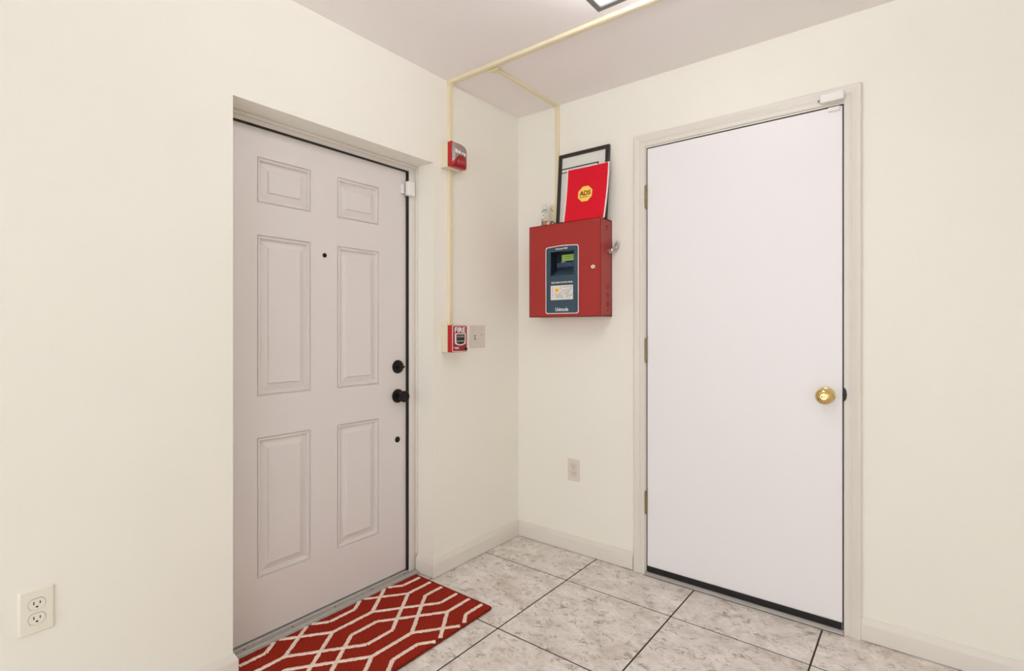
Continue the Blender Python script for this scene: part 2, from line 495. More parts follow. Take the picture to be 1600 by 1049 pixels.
# slab: front face pierced by six panel openings
PA = (-1.463, -1.2395); PB = (-1.115, -0.894)      # panel columns (y)
ROWS = ((1.859, 1.683), (1.5605, 0.9435), (0.7845, 0.246))
panels = [(a, r) for a in (PA, PB) for r in ROWS]
def pierced(bm, xf, xb, y0, y1, z0, z1, holes):
    ysx = sorted({y0, y1, *[h[0][0] for h in holes], *[h[0][1] for h in holes]})
    zsx = sorted({z0, z1, *[h[1][0] for h in holes], *[h[1][1] for h in holes]})
    grid = {}
    def V(a, c): 
        if (a, c) not in grid: grid[(a, c)] = bm.verts.new((xf, a, c))
        return grid[(a, c)]
    for a0, a1 in zip(ysx, ysx[1:]):
        for c0, c1 in zip(zsx, zsx[1:]):
            m_ = ((a0 + a1) / 2, (c0 + c1) / 2)
            if any(h[0][0] < m_[0] < h[0][1] and h[1][1] < m_[1] < h[1][0] for h in holes): continue
            bm.faces.new((V(a0, c0), V(a1, c0), V(a1, c1), V(a0, c1)))
    bnd = [e for e in bm.edges if len(e.link_faces) == 1]
    r = bmesh.ops.extrude_edge_only(bm, edges=bnd)
    for g in r['geom']:
        if isinstance(g, bmesh.types.BMVert): g.co.x = xb
    q = [bm.verts.new((xb, *p)) for p in ((y0, z0), (y1, z0), (y1, z1), (y0, z1))]
    bm.faces.new(q)
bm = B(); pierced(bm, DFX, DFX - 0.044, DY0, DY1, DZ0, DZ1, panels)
door1 = tag(obj('door_1', bm, 'door_shaded', smooth=0), 'six-panel entry door, recess shade in its grey paint, black knob and deadbolt', 'door', kind='structure')
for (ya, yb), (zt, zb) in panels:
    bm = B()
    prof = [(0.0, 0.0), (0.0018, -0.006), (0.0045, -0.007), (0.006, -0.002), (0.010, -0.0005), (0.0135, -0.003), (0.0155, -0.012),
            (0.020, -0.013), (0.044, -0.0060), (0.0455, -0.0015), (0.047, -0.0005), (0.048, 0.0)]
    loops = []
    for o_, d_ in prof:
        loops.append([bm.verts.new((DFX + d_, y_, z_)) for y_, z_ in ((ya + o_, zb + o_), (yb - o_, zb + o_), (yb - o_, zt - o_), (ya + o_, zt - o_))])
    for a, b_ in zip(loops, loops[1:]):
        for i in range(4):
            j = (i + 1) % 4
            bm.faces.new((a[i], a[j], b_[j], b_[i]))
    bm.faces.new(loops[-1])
    obj('panel', bm, 'door_shaded', door1, smooth=12)

# peephole, plugged hole
bm = B(); lathe(bm, (DFX, -1.177, 1.5125), X, [(0.0095, 0), (0.0095, 0.002), (0.008, 0.0035), (0.0045, 0.0035), (0.004, 0.002), (0, 0.002)], 20)
pe = obj('peephole', bm, 'bronze', door1); pe['label'] = 'black ringed peephole'
bm = B(); lathe(bm, (DFX, -0.7865, 0.668), X, [(0.0145, 0), (0.0145, 0.002), (0.012, 0.004), (0.006, 0.005), (0, 0.005)], 20)
obj('hole_plug', bm, 'bronze', door1)
# deadbolt
bm = B(); lathe(bm, (DFX, -0.785, 1.0185), X, [(0.0325, 0), (0.0325, 0.004), (0.030, 0.009), (0.021, 0.012), (0.0135, 0.013), (0.012, 0.018), (0, 0.019)], 28)
db = obj('deadbolt', bm, 'bronze', door1); db['label'] = 'dark bronze thumb-turn deadbolt'
bm = B(); box(bm, (DFX + 0.016, -0.803, 1.0135), (DFX + 0.034, -0.767, 1.0235), 0.003)
obj('thumb_turn', bm, 'bronze', db)
# knob
bm = B(); lathe(bm, (DFX, -0.785, 0.878), X, [(0.0335, 0), (0.0335, 0.004), (0.031, 0.009), (0.022, 0.012), (0.012, 0.014), (0.0115, 0.018)], 28)
kn = obj('knob_rose', bm, 'bronze', door1); kn['label'] = 'dark bronze round knob on its rose'
bm = B(); lathe(bm, (DFX, -0.785, 0.878), X, [(0.0115, 0.016), (0.011, 0.026), (0.015, 0.031), (0.024, 0.037), (0.0275, 0.045), (0.0275, 0.052), (0.025, 0.058), (0.019, 0.061), (0.014, 0.0605), (0.012, 0.0575), (0, 0.0575)], 28)
obj('knob', bm, 'bronze', kn)

# ------------------------------------------------------------------ side door in the back wall
t2 = thing('trim_2', (1.2, 0.0, 0), 'moulded white casing and jamb around the plain white door', 'door casing', kind='structure')
IX0, IX1, IZ = 0.7865, 1.6165, 2.0955        # inner edge of the casing
CPROF = [(0.0, 0.0), (0.0, 0.009), (0.003, 0.0105), (0.018, 0.0105), (0.021, 0.0125), (0.024, 0.0125), (0.027, 0.0105), (0.040, 0.0145), (0.046, 0.0165), (0.054, 0.0165), (0.0575, 0.014), (0.0575, 0.0)]
def casing(name, f0, f1, m_):
    b_ = B()
    a = [b_.verts.new(f0(o, t)) for o, t in CPROF]; c = [b_.verts.new(f1(o, t)) for o, t in CPROF]
    k = len(CPROF)
    for i in range(k):
        j = (i + 1) % k
        b_.faces.new((a[i], a[j], c[j], c[i]))
    b_.faces.new(a); b_.faces.new(c[::-1])
    obj(name, b_, m_, t2, smooth=20)
casing('casing_leg', lambda o, t: (IX0 - o, -t, 0), lambda o, t: (IX0 - o, -t, IZ + o), 'trim')
casing('casing_leg', lambda o, t: (IX1 + o, -t, 0), lambda o, t: (IX1 + o, -t, IZ + o), 'trim')
casing('casing_head', lambda o, t: (IX0 - o, -t, IZ + o), lambda o, t: (IX1 + o, -t, IZ + o), 'trim')
SX0, SX1, SZ0, SZ1 = 0.7965, 1.6105, 0.040, 2.0835      # slab
JX0, JX1, JZ = 0.7915, 1.6150, 2.0890
bm = B(); box(bm, (DX0, 0.0, 0), (JX0, 0.18, DZ)); obj('jamb', bm, 'trim', t2)
bm = B(); box(bm, (JX1, 0.0, 0), (DX1, 0.18, DZ)); obj('jamb', bm, 'trim', t2)
bm = B(); box(bm, (JX0, 0.0, JZ), (JX1, 0.18, DZ)); obj('head_jamb', bm, 'trim', t2)
bm = B()
box(bm, (JX0, 0.038, 0.012), (JX0 + 0.012, 0.075, JZ)); box(bm, (JX1 - 0.012, 0.038, 0.012), (JX1, 0.075, JZ)); box(bm, (JX0, 0.038, JZ - 0.012), (JX1, 0.075, JZ))
obj('door_stop', bm, 'trim', t2)
bm = B()
box(bm, (JX0 + 0.0002, 0.0008, 0.014), (SX0 - 0.0004, 0.034, SZ1)); box(bm, (SX1 + 0.0004, 0.0008, 0.014), (JX1 - 0.0002, 0.034, SZ1)); box(bm, (JX0 + 0.0002, 0.0008, SZ1 + 0.0004), (JX1 - 0.0002, 0.034, JZ - 0.0002))
obj('gap_shade_strip', bm, 'rubber_gap_black', t2, smooth=0)  # black strips filling the gap, stand for its shadow
bm = B()
prism(bm, [(-0.020, 0.0), (-0.018, 0.006), (-0.008, 0.0125), (0.05, 0.0125), (0.09, 0.010), (0.10, 0.0)], (0, 0, 0), Y, Z, X, JX0 + 0.001, JX1 - 0.001)
obj('threshold', bm, 'aluminium', t2, smooth=20)
bm = B(); box(bm, (JX0 - 0.004, -0.0255, 0.0), (JX1 + 0.004, -0.0205, 0.0016)); obj('caulk_line', bm, 'dark_caulk', t2, smooth=0)
bm = B(); prism(bm, [(-0.004, 0.0), (0.001, 0.002), (0.006, 0.011), (0.008, 0.027), (0.006, 0.043), (0.001, 0.052), (-0.004, 0.054)], (1.6185, -0.0107, 0.9165), X, Z, -Y, 0, 0.004)
sp = obj('strike_plate', bm, 'bronze', t2); sp['label'] = 'dark metal strike plate lip'

bm = B(); box(bm, (SX0, -0.0015, SZ0), (SX1, 0.034, SZ1), 0.0015, 1)
door2 = tag(obj('door_2', bm, 'door_white', smooth=20), 'plain flush white door with polished brass knob', 'door', kind='structure')
bm = B(); box(bm, (SX0 + 0.001, -0.004, 0.014), (SX1 - 0.006, 0.030, 0.0405), 0.001, 1); box(bm, (SX0 + 0.001, -0.0065, 0.030), (SX1 - 0.006, -0.004, 0.0405))
sw = obj('door_sweep', bm, 'rubber_gap_black', door2); sw['label'] = 'black rubber strip along the door bottom'
for zt, zb, m_ in ((1.900, 1.797, 'old_brass'), (1.151, 1.042, 'old_brass'), (0.402, 0.298, 'old_brass')):
    bm = B(); cx = 0.7915
    n_ = 5
    for k in range(n_):
        a = zb + (zt - zb) * k / n_; c = zb + (zt - zb) * (k + 1) / n_ - 0.0009
        lathe(bm, (cx, -0.007, a), Z, [(0.0062, 0), (0.0066, 0.001), (0.0066, c - a - 0.001), (0.0062, c - a)], 14)
    lathe(bm, (cx, -0.007, zb - 0.006), Z, [(0, 0), (0.004, 0.001), (0.0056, 0.003), (0.0045, 0.006)], 12)
    lathe(bm, (cx, -0.007, zt), Z, [(0.0045, 0), (0.0056, 0.003), (0.004, 0.005), (0, 0.006)], 12)
    h_ = obj('hinge', bm, m_, door2); h_['label'] = 'tarnished brass hinge barrel'
    bm = B(); box(bm, (JX0 + 0.0003, -0.006, zb), (JX0 + 0.0035, 0.030, zt)); obj('hinge_leaf', bm, 'dull_metal', h_)
# brass knob
KP = (1.5545, -0.0015, 0.9345)
bm = B(); lathe(bm, KP, -Y, [(0.033, 0), (0.033, 0.003), (0.031, 0.007), (0.024, 0.010), (0.016, 0.012), (0.0135, 0.016)], 32)
kr = obj('knob_rose', bm, 'brass', door2); kr['label'] = 'polished brass knob with thumb button'
bm = B(); lathe(bm, KP, -Y, [(0.0135, 0.014), (0.0125, 0.024), (0.016, 0.030), (0.026, 0.034), (0.0315, 0.042), (0.032, 0.050), (0.0295, 0.058), (0.022, 0.064), (0.015, 0.0655), (0.0135, 0.064), (0.0125, 0.0625), (0, 0.0625)], 36)
obj('knob', bm, 'brass', kr)
bm = B(); box(bm, (KP[0] - 0.009, -0.0715, KP[2] - 0.004), (KP[0] + 0.009, -0.062, KP[2] + 0.004), 0.002)
obj('privacy_button', bm, 'brass', kr)

# ------------------------------------------------------------------ door contacts (alarm sensors)
s = thing('door_sensor', (1.577, -0.017, 2.116), 'white rectangular door sensor on the head casing above white door', 'sensor', 'door alarm sensors')
bm = B(); box(bm, (1.539, -0.036, 2.0985), (1.6185, -0.0125, 2.133), 0.005, 3); obj('housing', bm, 'white_plastic', s)
bm = B(); box(bm, (1.5355, -0.030, 2.1035), (1.5395, -0.0125, 2.1305), 0.0015); obj('end_cap', bm, 'white_plastic', s)
bm = B(); box(bm, (1.5625, -0.014, 2.066), (1.6025, -0.0016, 2.0815), 0.002); obj('magnet', bm, 'white_plastic', s)
bm = B(); tube(bm, [(1.537, -0.022, 2.116), (1.532, -0.021, 2.115), (1.529, -0.013, 2.114)], 0.0022); obj('lead_wire', bm, 'dark_slot', s)
s = thing('door_sensor', (-0.11, -0.733, 1.846), 'white rounded door sensor on the entry frame beside six-panel door', 'sensor', 'door alarm sensors')
bm = B(); box(bm, (FX, -0.7520, 1.848), (FX + 0.024, -0.7060, 1.9175), 0.007, 3); obj('housing', bm, 'white_plastic', s)
bm = B(); box(bm, (DFX, -0.7690, 1.858), (DFX + 0.014, -0.7535, 1.903), 0.002); obj('magnet', bm, 'white_plastic', s)

# ------------------------------------------------------------------ rug
RX0, RX1, RY0, RY1, RZ = -0.080, 0.408, -1.585, -0.7205, 0.0105
bm = B()
nx, ny = 62, 104
rnd = random.Random(3)
def rug_edge(x, y):
    return x, y
grid = []
for i in range(nx + 1):
    row = []
    for j in range(ny + 1):
        fx, fy = i / nx, j / ny
        x = RX0 + (RX1 - RX0) * fx; y = RY0 + (RY1 - RY0) * fy
        cx = max(0, abs(fx - 0.5) * (RX1 - RX0) - ((RX1 - RX0) / 2 - 0.012)); cy = max(0, abs(fy - 0.5) * (RY1 - RY0) - ((RY1 - RY0) / 2 - 0.012))
        if cx > 0 and cy > 0:
            d = math.hypot(cx, cy)
            if d > 0.012:
                x -= math.copysign(cx - cx * 0.012 / d, fx - 0.5); y -= math.copysign(cy - cy * 0.012 / d, fy - 0.5)
        edge = min(i, nx - i, j, ny - j)
        z = RZ + rnd.uniform(-0.0007, 0.0007) - (0.0025 if edge == 0 else 0)
        row.append(bm.verts.new((x + (rnd.uniform(-1, 1) * 0.0012), y + rnd.uniform(-1, 1) * 0.0012, z)))
    grid.append(row)
for i in range(nx):
    for j in range(ny):
        bm.faces.new((grid[i][j], grid[i + 1][j], grid[i + 1][j + 1], grid[i][j + 1]))
r = bmesh.ops.extrude_edge_only(bm, edges=[e for e in bm.edges if len(e.link_faces) == 1])
low = [g for g in r['geom'] if isinstance(g, bmesh.types.BMVert)]
for v in low: v.co.z = 0.0006
rug = tag(obj('door_mat', bm, 'rug_red', loc=(0.164, -1.15, 0), smooth=60), 'rust red doormat with cream lattice lines below the six-panel entry door', 'doormat')

NODE0, DXN, MID, PY, YC = 0.0395, 0.2475, 0.049, 0.3835, -1.157
segs = []
for n_ in range(-2, 3):
    yc = YC + PY * n_
    for k in range(-2, 4):
        xn = NODE0 + DXN * k
        xm = xn + DXN / 2
        segs.append(((xn, yc - 0.094), (xn, yc + 0.094)))
        for sgn in (-1, 1):
            xs_ = xm + sgn * MID
            segs.append(((xs_, yc - 0.060), (xs_, yc + 0.060)))
        # diagonals towards the next (lower) row
        for sgn in (-1, 1):
            xt = xn + sgn * (DXN / 2 + MID)
            segs.append(((xn, yc - 0.094), (xt, yc - PY + 0.060)))
            xs_ = xn - sgn * (DXN / 2 + MID)
            segs.append(((xs_, yc - 0.060), (xn, yc - PY + 0.094)))
def clip(a, b_, x0, x1, y0, y1):
    t0, t1 = 0.0, 1.0
    dx, dy = b_[0] - a[0], b_[1] - a[1]
    for p, q in ((-dx, a[0] - x0), (dx, x1 - a[0]), (-dy, a[1] - y0), (dy, y1 - a[1])):
        if abs(p) < 1e-9:
            if q < 0: return None
        else:
            t = q / p
            if p < 0: t0 = max(t0, t)
            else: t1 = min(t1, t)
    if t0 >= t1: return None
    return ((a[0] + dx * t0, a[1] + dy * t0), (a[0] + dx * t1, a[1] + dy * t1))
bm = B()
done = set()
rnd = random.Random(11)
for a, b_ in segs:
    key = tuple(sorted(((round(a[0], 3), round(a[1], 3)), (round(b_[0], 3), round(b_[1], 3)))))
    if key in done: continue
    done.add(key)
    c = clip(a, b_, RX0 + 0.004, RX1 - 0.006, RY0 + 0.010, RY1 - 0.012)
    if not c: continue
    p, q = Vector(c[0]), Vector(c[1])
    L_ = (q - p).length
    if L_ < 0.006: continue
    d = (q - p) / L_; nn = Vector((-d.y, d.x))
    n_ = max(2, int(L_ / 0.0045))
    hw = 0.0086
    prev = None
    for i in range(n_ + 1):
        c_ = p + d * (L_ * i / n_)
        w1, w2 = hw + rnd.uniform(-0.0016, 0.0016), hw + rnd.uniform(-0.0016, 0.0016)
        top = RZ + 0.0022 + rnd.uniform(-0.0005, 0.0005)
        cur = [bm.verts.new((*(c_ + nn * w1), RZ - 0.001)), bm.verts.new((*(c_ + nn * w1 * 0.75), top)), bm.verts.new((*(c_ - nn * w2 * 0.75), top)), bm.verts.new((*(c_ - nn * w2), RZ - 0.001))]
        if prev:
            for k in range(3): bm.faces.new((prev[k], prev[k + 1], cur[k + 1], cur[k]))
        prev = cur
ll = obj('lattice_lines', bm, 'rug_cream', rug, smooth=60, fix=False)
ll['label'] = 'cream tufted lattice lines'
bm = B()
loop = [(RX0 + 0.003, RY0 + 0.003), (RX1 - 0.003, RY0 + 0.003), (RX1 - 0.003, RY1 - 0.003), (RX0 + 0.003, RY1 - 0.003)]
tube(bm, [(RX0 + 0.004, RY1 - 0.0005, 0.0062), (RX1 - 0.012, RY1 - 0.0005, 0.0062), (RX1 - 0.003, RY1 - 0.004, 0.0062), (RX1 + 0.0005, RY1 - 0.014, 0.0062), (RX1 + 0.0005, RY0 + 0.004, 0.0062)], 0.0042, 8)
M['rug_edge'] = rug_material('rug_binding', (112, 30, 18), (140, 42, 28), 90)
obj('edge_binding', bm, 'rug_edge', rug)

# ------------------------------------------------------------------ outlets and switch plate
def outlet(name, c, n, label, plate_mat):
    """c: centre on the wall, n: wall normal."""
    u, v, n = basis(n)
    c = Vector(c)
    t = thing(name, c - v * 0.058, label, 'outlet', 'wall outlets')
    bm = B()
    P0, P1 = rrect(0.072, 0.117, 0.004), rrect(0.066, 0.111, 0.003)
    A = [bm.verts.new(c + u * p[0] + v * p[1]) for p in P0]
    A2 = [bm.verts.new(c + u * p[0] + v * p[1] + n * 0.003) for p in P0]
    A3 = [bm.verts.new(c + u * p[0] + v * p[1] + n * 0.0065) for p in P1]
    for a, b_ in ((A, A2), (A2, A3)):
        for i in range(len(a)):
            j = (i + 1) % len(a); bm.faces.new((a[i], a[j], b_[j], b_[i]))
    bm.faces.new(A3); bm.faces.new(A[::-1])
    obj('cover_plate', bm, plate_mat, t, smooth=30)
    for s_ in (-1, 1):
        rc = c + v * (0.0195 * s_)
        pts = []
        for i in range(28):
            a = 2 * PI * i / 28
            x, y = 0.0172 * math.cos(a), 0.0172 * math.sin(a)
            pts.append((x, max(-0.0142, min(0.0142, y))))
        bm = B(); prism(bm, [(p[0] * 1.055, p[1] * 1.065) for p in pts], rc, u, v, n, 0.006, 0.0068)
        g = obj('receptacle_gap_shade', bm, 'gap_shade', t)
        bm = B(); prism(bm, pts, rc, u, v, n, 0.006, 0.0082)
        rf = obj('receptacle', bm, plate_mat, t)
        for sx, hh in ((-1, 0.0042), (1, 0.0034)):
            bm = B(); prism(bm, rrect(0.0024, hh * 2, 0.0006, 2, sx * 0.0064, 0.0032), rc, u, v, n, 0.0081, 0.0086); obj('slot', bm, 'dark_slot', rf)
        bm = B(); prism(bm, [(0.0026 * math.cos(PI * k / 8 + PI) , -0.0068 + 0.0026 * math.sin(PI * k / 8 + PI)) for k in range(9)] + [(0.0026, -0.0052), (-0.0026, -0.0052)], rc, u, v, n, 0.0081, 0.0086)
        obj('ground_hole', bm, 'dark_slot', rf)
    bm = B(); lathe(bm, c + n * 0.0062, n, [(0.0032, 0), (0.003, 0.001), (0, 0.0015)], 12); obj('screw', bm, plate_mat, t)
    return t
outlet('wall_outlet', (0, -2.117, 0.449), X, 'ivory duplex outlet low on the wall before the entry door', 'plate')
outlet('wall_outlet', (0.3765, 0, 0.4405), -Y, 'small almond duplex outlet below the red alarm cabinet', 'plate_grey')

t = thing('switch_plate', (0, -0.359, 1.1), 'almond two-gang switch plate beside the fire pull station', 'switch plate')
u, v, n = basis(X)
c = Vector((0, -0.3595, 1.1605))
bm = B()
P0, P1 = rrect(0.117, 0.117, 0.004), rrect(0.111, 0.111, 0.003)
A = [bm.verts.new(c + u * p[0] + v * p[1]) for p in P0]; A2 = [bm.verts.new(c + u * p[0] + v * p[1] + n * 0.003) for p in P0]; A3 = [bm.verts.new(c + u * p[0] + v * p[1] + n * 0.0065) for p in P1]
for a, b_ in ((A, A2), (A2, A3)):
    for i in range(len(a)):
        j = (i + 1) % len(a); bm.faces.new((a[i], a[j], b_[j], b_[i]))
bm.faces.new(A3); bm.faces.new(A[::-1])
obj('cover_plate', bm, 'plate_grey', t, smooth=30)
bm = B(); box(bm, (0.006, -0.3885, 1.144), (0.0075, -0.3785, 1.168), 0.0005, 1); tg = obj('toggle_slot', bm, 'dull_metal', t)
bm = B(); prism(bm, [(0, -0.004), (0.011, 0.002), (0.011, 0.008), (0, 0.005)], (0.0065, -0.3835, 1.155), X, Z, Y, -0.0035, 0.0035); obj('toggle', bm, 'white_plastic', tg)
for yy, zz in ((-0.333, 1.172), (-0.334, 1.129), (-0.3835, 1.19), (-0.3835, 1.126)):
    bm = B(); lathe(bm, (0.0062, yy, zz), X, [(0.0032, 0), (0.003, 0.001), (0, 0.0013)], 12); obj('screw', bm, 'dull_metal' if yy > -0.35 and zz > 1.15 else 'plate_grey', t)

# ------------------------------------------------------------------ surface raceways
RP = [(-0.5, 0), (-0.5, 0.72), (-0.42, 0.92), (-0.32, 1.0), (0.32, 1.0), (0.42, 0.92), (0.5, 0.72), (0.5, 0)]
def raceway(label, a, b_, out, w=0.029, d=0.014):
    a, b_, out = Vector(a), Vector(b_), Vector(out)
    ax = (b_ - a).normalized(); side = ax.cross(out)
    t = thing('cable_raceway', b_ if b_.z < a.z else a, label, 'raceway', 'surface cable raceways')
    bm = B(); prism(bm, [(p[0] * w, p[1] * d * 0.3) for p in ((-0.5, 0), (-0.5, 1), (0.5, 1), (0.5, 0))], a, side, out, ax, 0, (b_ - a).length)
    obj('base', bm, 'race', t, smooth=0)
    bm = B(); prism(bm, [(p[0] * w * 0.96, max(p[1] * d, d * 0.3)) for p in RP], a, side, out, ax, 0, (b_ - a).length)
    obj('cover', bm, 'race', t, smooth=25)
    return t
YR = -0.570       # centre of the ceiling run and of the drop on the left wall
XB = 0.274        # branch and drop on the back wall
r1 = raceway('long ivory raceway crossing the ceiling towards the light fixture', (0.019, YR, CEIL), (RX - 0.01, YR, CEIL), -Z)
bm = B(); box(bm, (0.0, YR - 0.0165, CEIL - 0.021), (0.022, YR + 0.0165, CEIL), 0.003); obj('elbow', bm, 'race', r1)
bm = B(); prism(bm, [(-0.034, 0), (0.034, 0), (0.018, -0.030), (0.018, -0.040), (-0.018, -0.040), (-0.018, -0.030)], (XB, YR, CEIL), X, -Y, -Z, 0.0, 0.019)
bm2 = B(); prism(bm2, [(-0.034, 0.017), (0.034, 0.017), (0.0175, 0.036), (0.0165, 0.048), (-0.0165, 0.048), (-0.0175, 0.036)], (XB, YR, CEIL), X, Y, -Z, 0.0, 0.0185)
bm.free(); obj('tee_fitting', bm2, 'race', r1)
raceway('short ivory raceway branch from the ceiling run to the back wall', (XB, YR + 0.048, CEIL), (XB, -0.020, CEIL), -Z, 0.021, 0.012)
r2 = raceway('ivory raceway drop on the wall above the fire strobe', (0, YR, CEIL - 0.021), (0, YR, 2.113), X)
raceway('ivory raceway drop between the fire strobe and pull station', (0, YR, 1.989), (0, YR, 1.2185), X)
r3 = raceway('ivory raceway drop on the wall above the red alarm cabinet', (XB, 0, CEIL - 0.0005), (XB, 0, 1.886), -Y, 0.025, 0.014)
bm = B(); box(bm, (XB - 0.014, -0.0195, CEIL - 0.022), (XB + 0.014, 0, CEIL), 0.003); obj('elbow', bm, 'race', r3)
bm = B(); box(bm, (0.2405, -0.028, 1.757), (0.2875, 0, 1.886), 0.003); e_ = obj('end_box', bm, 'race', r3)
bm = B(); tube(bm, [(0.252, -0.030, 1.866), (0.250, -0.034, 1.861), (0.252, -0.036, 1.855), (0.258, -0.034, 1.850), (0.262, -0.0285, 1.848)], 0.0016, 6); obj('wire_hook', bm, 'dull_metal', e_)

# ------------------------------------------------------------------ fire horn strobe
t = thing('fire_strobe', (0, -0.570, 1.99), 'red fire horn strobe with clear lens high beside the entry door', 'fire alarm')
bm = B(); box(bm, (0.0, -0.6253, 1.990), (0.0455, -0.5150, 2.1115), 0.003); obj('back_box', bm, 'ivory', t)
bm = B()
def corner(cy, cz, r_, a0): return [(cy + r_ * math.cos(math.radians(a0 + 15 * i)), cz + r_ * math.sin(math.radians(a0 + 15 * i))) for i in range(7)]
prism(bm, corner(-0.5395, 2.081, 0.024, 0) + corner(-0.621, 2.107, 0.004, 90) + corner(-0.621, 1.995, 0.004, 180) + corner(-0.5305, 2.006, 0.015, 270), (0, 0, 0), Y, Z, X, 0.0455, 0.0685)
rb = obj('red_housing', bm, 'red_plastic', t)
# bowed front: lens above, horn wedge below
def bowed(bm, y0, y1, zlo, zhi, x0, bulge, ny_=10, nz_=10, taper=0.0):
    g = []
    for i in range(ny_ + 1):
        row = []
        for j in range(nz_ + 1):
            fy, fz = i / ny_, j / nz_
            y = y0 + (y1 - y0) * fy
            lo = zlo(fy); hi = zhi(fy)
            z = lo + (hi - lo) * fz
            gz = (z - 1.991) / 0.12
            x = x0 + bulge * (1 - (2 * fy - 1) ** 4) ** 0.5 * max(0.0, 1 - (2 * gz - 1) ** 6) ** 0.5
            row.append(bm.verts.new((x, y, z)))
        g.append(row)
    for i in range(ny_):
        for j in range(nz_):
            bm.faces.new((g[i][j], g[i + 1][j], g[i + 1][j + 1], g[i][j + 1]))
    r_ = bmesh.ops.extrude_edge_only(bm, edges=[e for e in bm.edges if len(e.link_faces) == 1])
    for q in r_['geom']:
        if isinstance(q, bmesh.types.BMVert): q.co.x = 0.062
Y0, Y1 = -0.6215, -0.5175
wedge = lambda f: 2.008 + 0.042 * min(1.0, f / 0.36) - 0.008 * max(0, (f - 0.7) / 0.3)
bm = B(); bowed(bm, Y0, Y1, wedge, lambda f: 2.1065 - 0.030 * max(0, f - 0.45) ** 2 / 0.3, 0.066, 0.015); lens_ = obj('strobe_lens', bm, 'lens_clear', t, smooth=50); lens_['label'] = 'clear greyish strobe lens'
bm = B(); bowed(bm, Y0, Y1, lambda f: 1.9925, lambda f: wedge(f) - 0.0005, 0.067, 0.015); hg = obj('horn_cover', bm, 'red_deep', t, smooth=50)
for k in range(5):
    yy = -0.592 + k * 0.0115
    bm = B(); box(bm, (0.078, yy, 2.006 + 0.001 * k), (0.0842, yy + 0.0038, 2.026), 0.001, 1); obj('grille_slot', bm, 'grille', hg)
for k, (yy, zz, w_, h_) in enumerate(((-0.598, 2.066, 0.016, 0.019), (-0.579, 2.064, 0.018, 0.016), (-0.558, 2.063, 0.012, 0.012), (-0.542, 2.060, 0.012, 0.015))):
    bm = B(); box(bm, (0.076, yy - w_ / 2, zz - h_ / 2), (0.0815, yy + w_ / 2, zz + h_ / 2), 0.002); obj('reflector', bm, 'reflector', lens_)
bm = B(); box(bm, (0.0775, -0.584, 2.048), (0.0825, -0.548, 2.0515), 0.001, 1); obj('lens_seam', bm, 'black', lens_)

# ------------------------------------------------------------------ fire pull station
t = thing('fire_pull_station', (0, -0.570, 1.087), 'red fire pull station with white lettering beside the almond switch plate', 'fire alarm')
bm = B(); box(bm, (0, -0.6253, 1.088), (0.0445, -0.5150, 1.2170), 0.003); obj('back_box', bm, 'ivory', t)
bm = B(); box(bm, (0.0445, -0.6250, 1.087), (0.0745, -0.5160, 1.2195), 0.004, 3); body = obj('housing', bm, 'red_plastic', t)
pc = Vector((0.0745, -0.5705, 1.1535)); u, v, n = Y, Z, X
bm = B(); prism(bm, rrect(0.103, 0.126, 0.004), pc, u, v, n, -0.001, 0.0012); fp = obj('face_plate', bm, 'red_deep', t)
bm = B(); frame_prism(bm, rrect(0.1045, 0.1275, 0.0045), rrect(0.0985, 0.1215, 0.003), pc, u, v, n, 0.0005, 0.0020); obj('white_border', bm, 'pink_print', fp)
bm = B(); text(bm, 'FIRE', pc + Z * 0.0425, u, v, 0.076, 0.026, n, 0.0019, 0.03); obj('fire_lettering', bm, 'white_print', fp, smooth=0)
sh = [(-0.034, 0.026), (0.034, 0.026), (0.034, -0.018), (0.030, -0.023), (0.012, -0.0285), (0, -0.030), (-0.012, -0.0285), (-0.030, -0.023), (-0.034, -0.018)]
shi = [(p[0] * 0.88, (p[1] - 0.0) * 0.88) for p in sh]
bm = B(); frame_prism(bm, [(p[0] * 1.06, p[1] * 1.06) for p in sh], shi, pc + Z * -0.002, u, v, n, 0.001, 0.0062); obj('shield_outline', bm, 'pink_print', fp)
bm = B(); prism(bm, shi, pc + Z * -0.002, u, v, n, 0.001, 0.0050); hd = obj('pull_handle', bm, 'black', t); hd['label'] = 'black shield-shaped pull handle'
bm = B(); box(bm, (0.0775, -0.599, 1.1400), (0.0815, -0.542, 1.1425), 0.001, 1); obj('handle_bar', bm, 'sticker', hd)
bm = B(); text(bm, 'PULL DOWN', pc + Z * 0.0105, u, v, 0.047, 0.0080, n, 0.0053, 0.004); obj('handle_lettering', bm, 'plate', hd, smooth=0)
for zz, y0_, y1_ in ((1.1105, -0.612, -0.575), (1.1045, -0.604, -0.579)):
    bm = B(); yy = y0_
    rr = random.Random(int(zz * 1000))
    while yy < y1_ - 0.002:
        w_ = rr.uniform(0.002, 0.0045); box(bm, (0.0756, yy, zz - 0.0016), (0.0764, min(yy + w_, y1_), zz + 0.0016)); yy += w_ + 0.0009
    obj('small_print', bm, 'pink_print', fp, smooth=0)
bm = B(); lathe(bm, (0.0755, -0.5285, 1.1015), X, [(0.0085, 0), (0.0085, 0.004), (0.0065, 0.005), (0, 0.005)], 20); obj('key_lock', bm, 'black', fp)

# ------------------------------------------------------------------ fire alarm control cabinet
BX0, BX1, BZ0, BZ1, BD = 0.168, 0.604, 1.2645, 1.755, -0.12
t = thing('alarm_cabinet', (0.386, -0.06, BZ0), 'red fire alarm control cabinet with navy display panel on the back wall', 'alarm panel')
bm = B()
W0, W1, WZ0, WZ1 = 0.309, 0.4515, 1.479, 1.6055   # window opening
pierced_holes = [((W0, W1), (WZ1, WZ0))]
bm_ = B()
box(bm_, (BX0, -0.103, BZ0), (BX1, 0, BZ1), 0.0015, 1)
bm_.free()
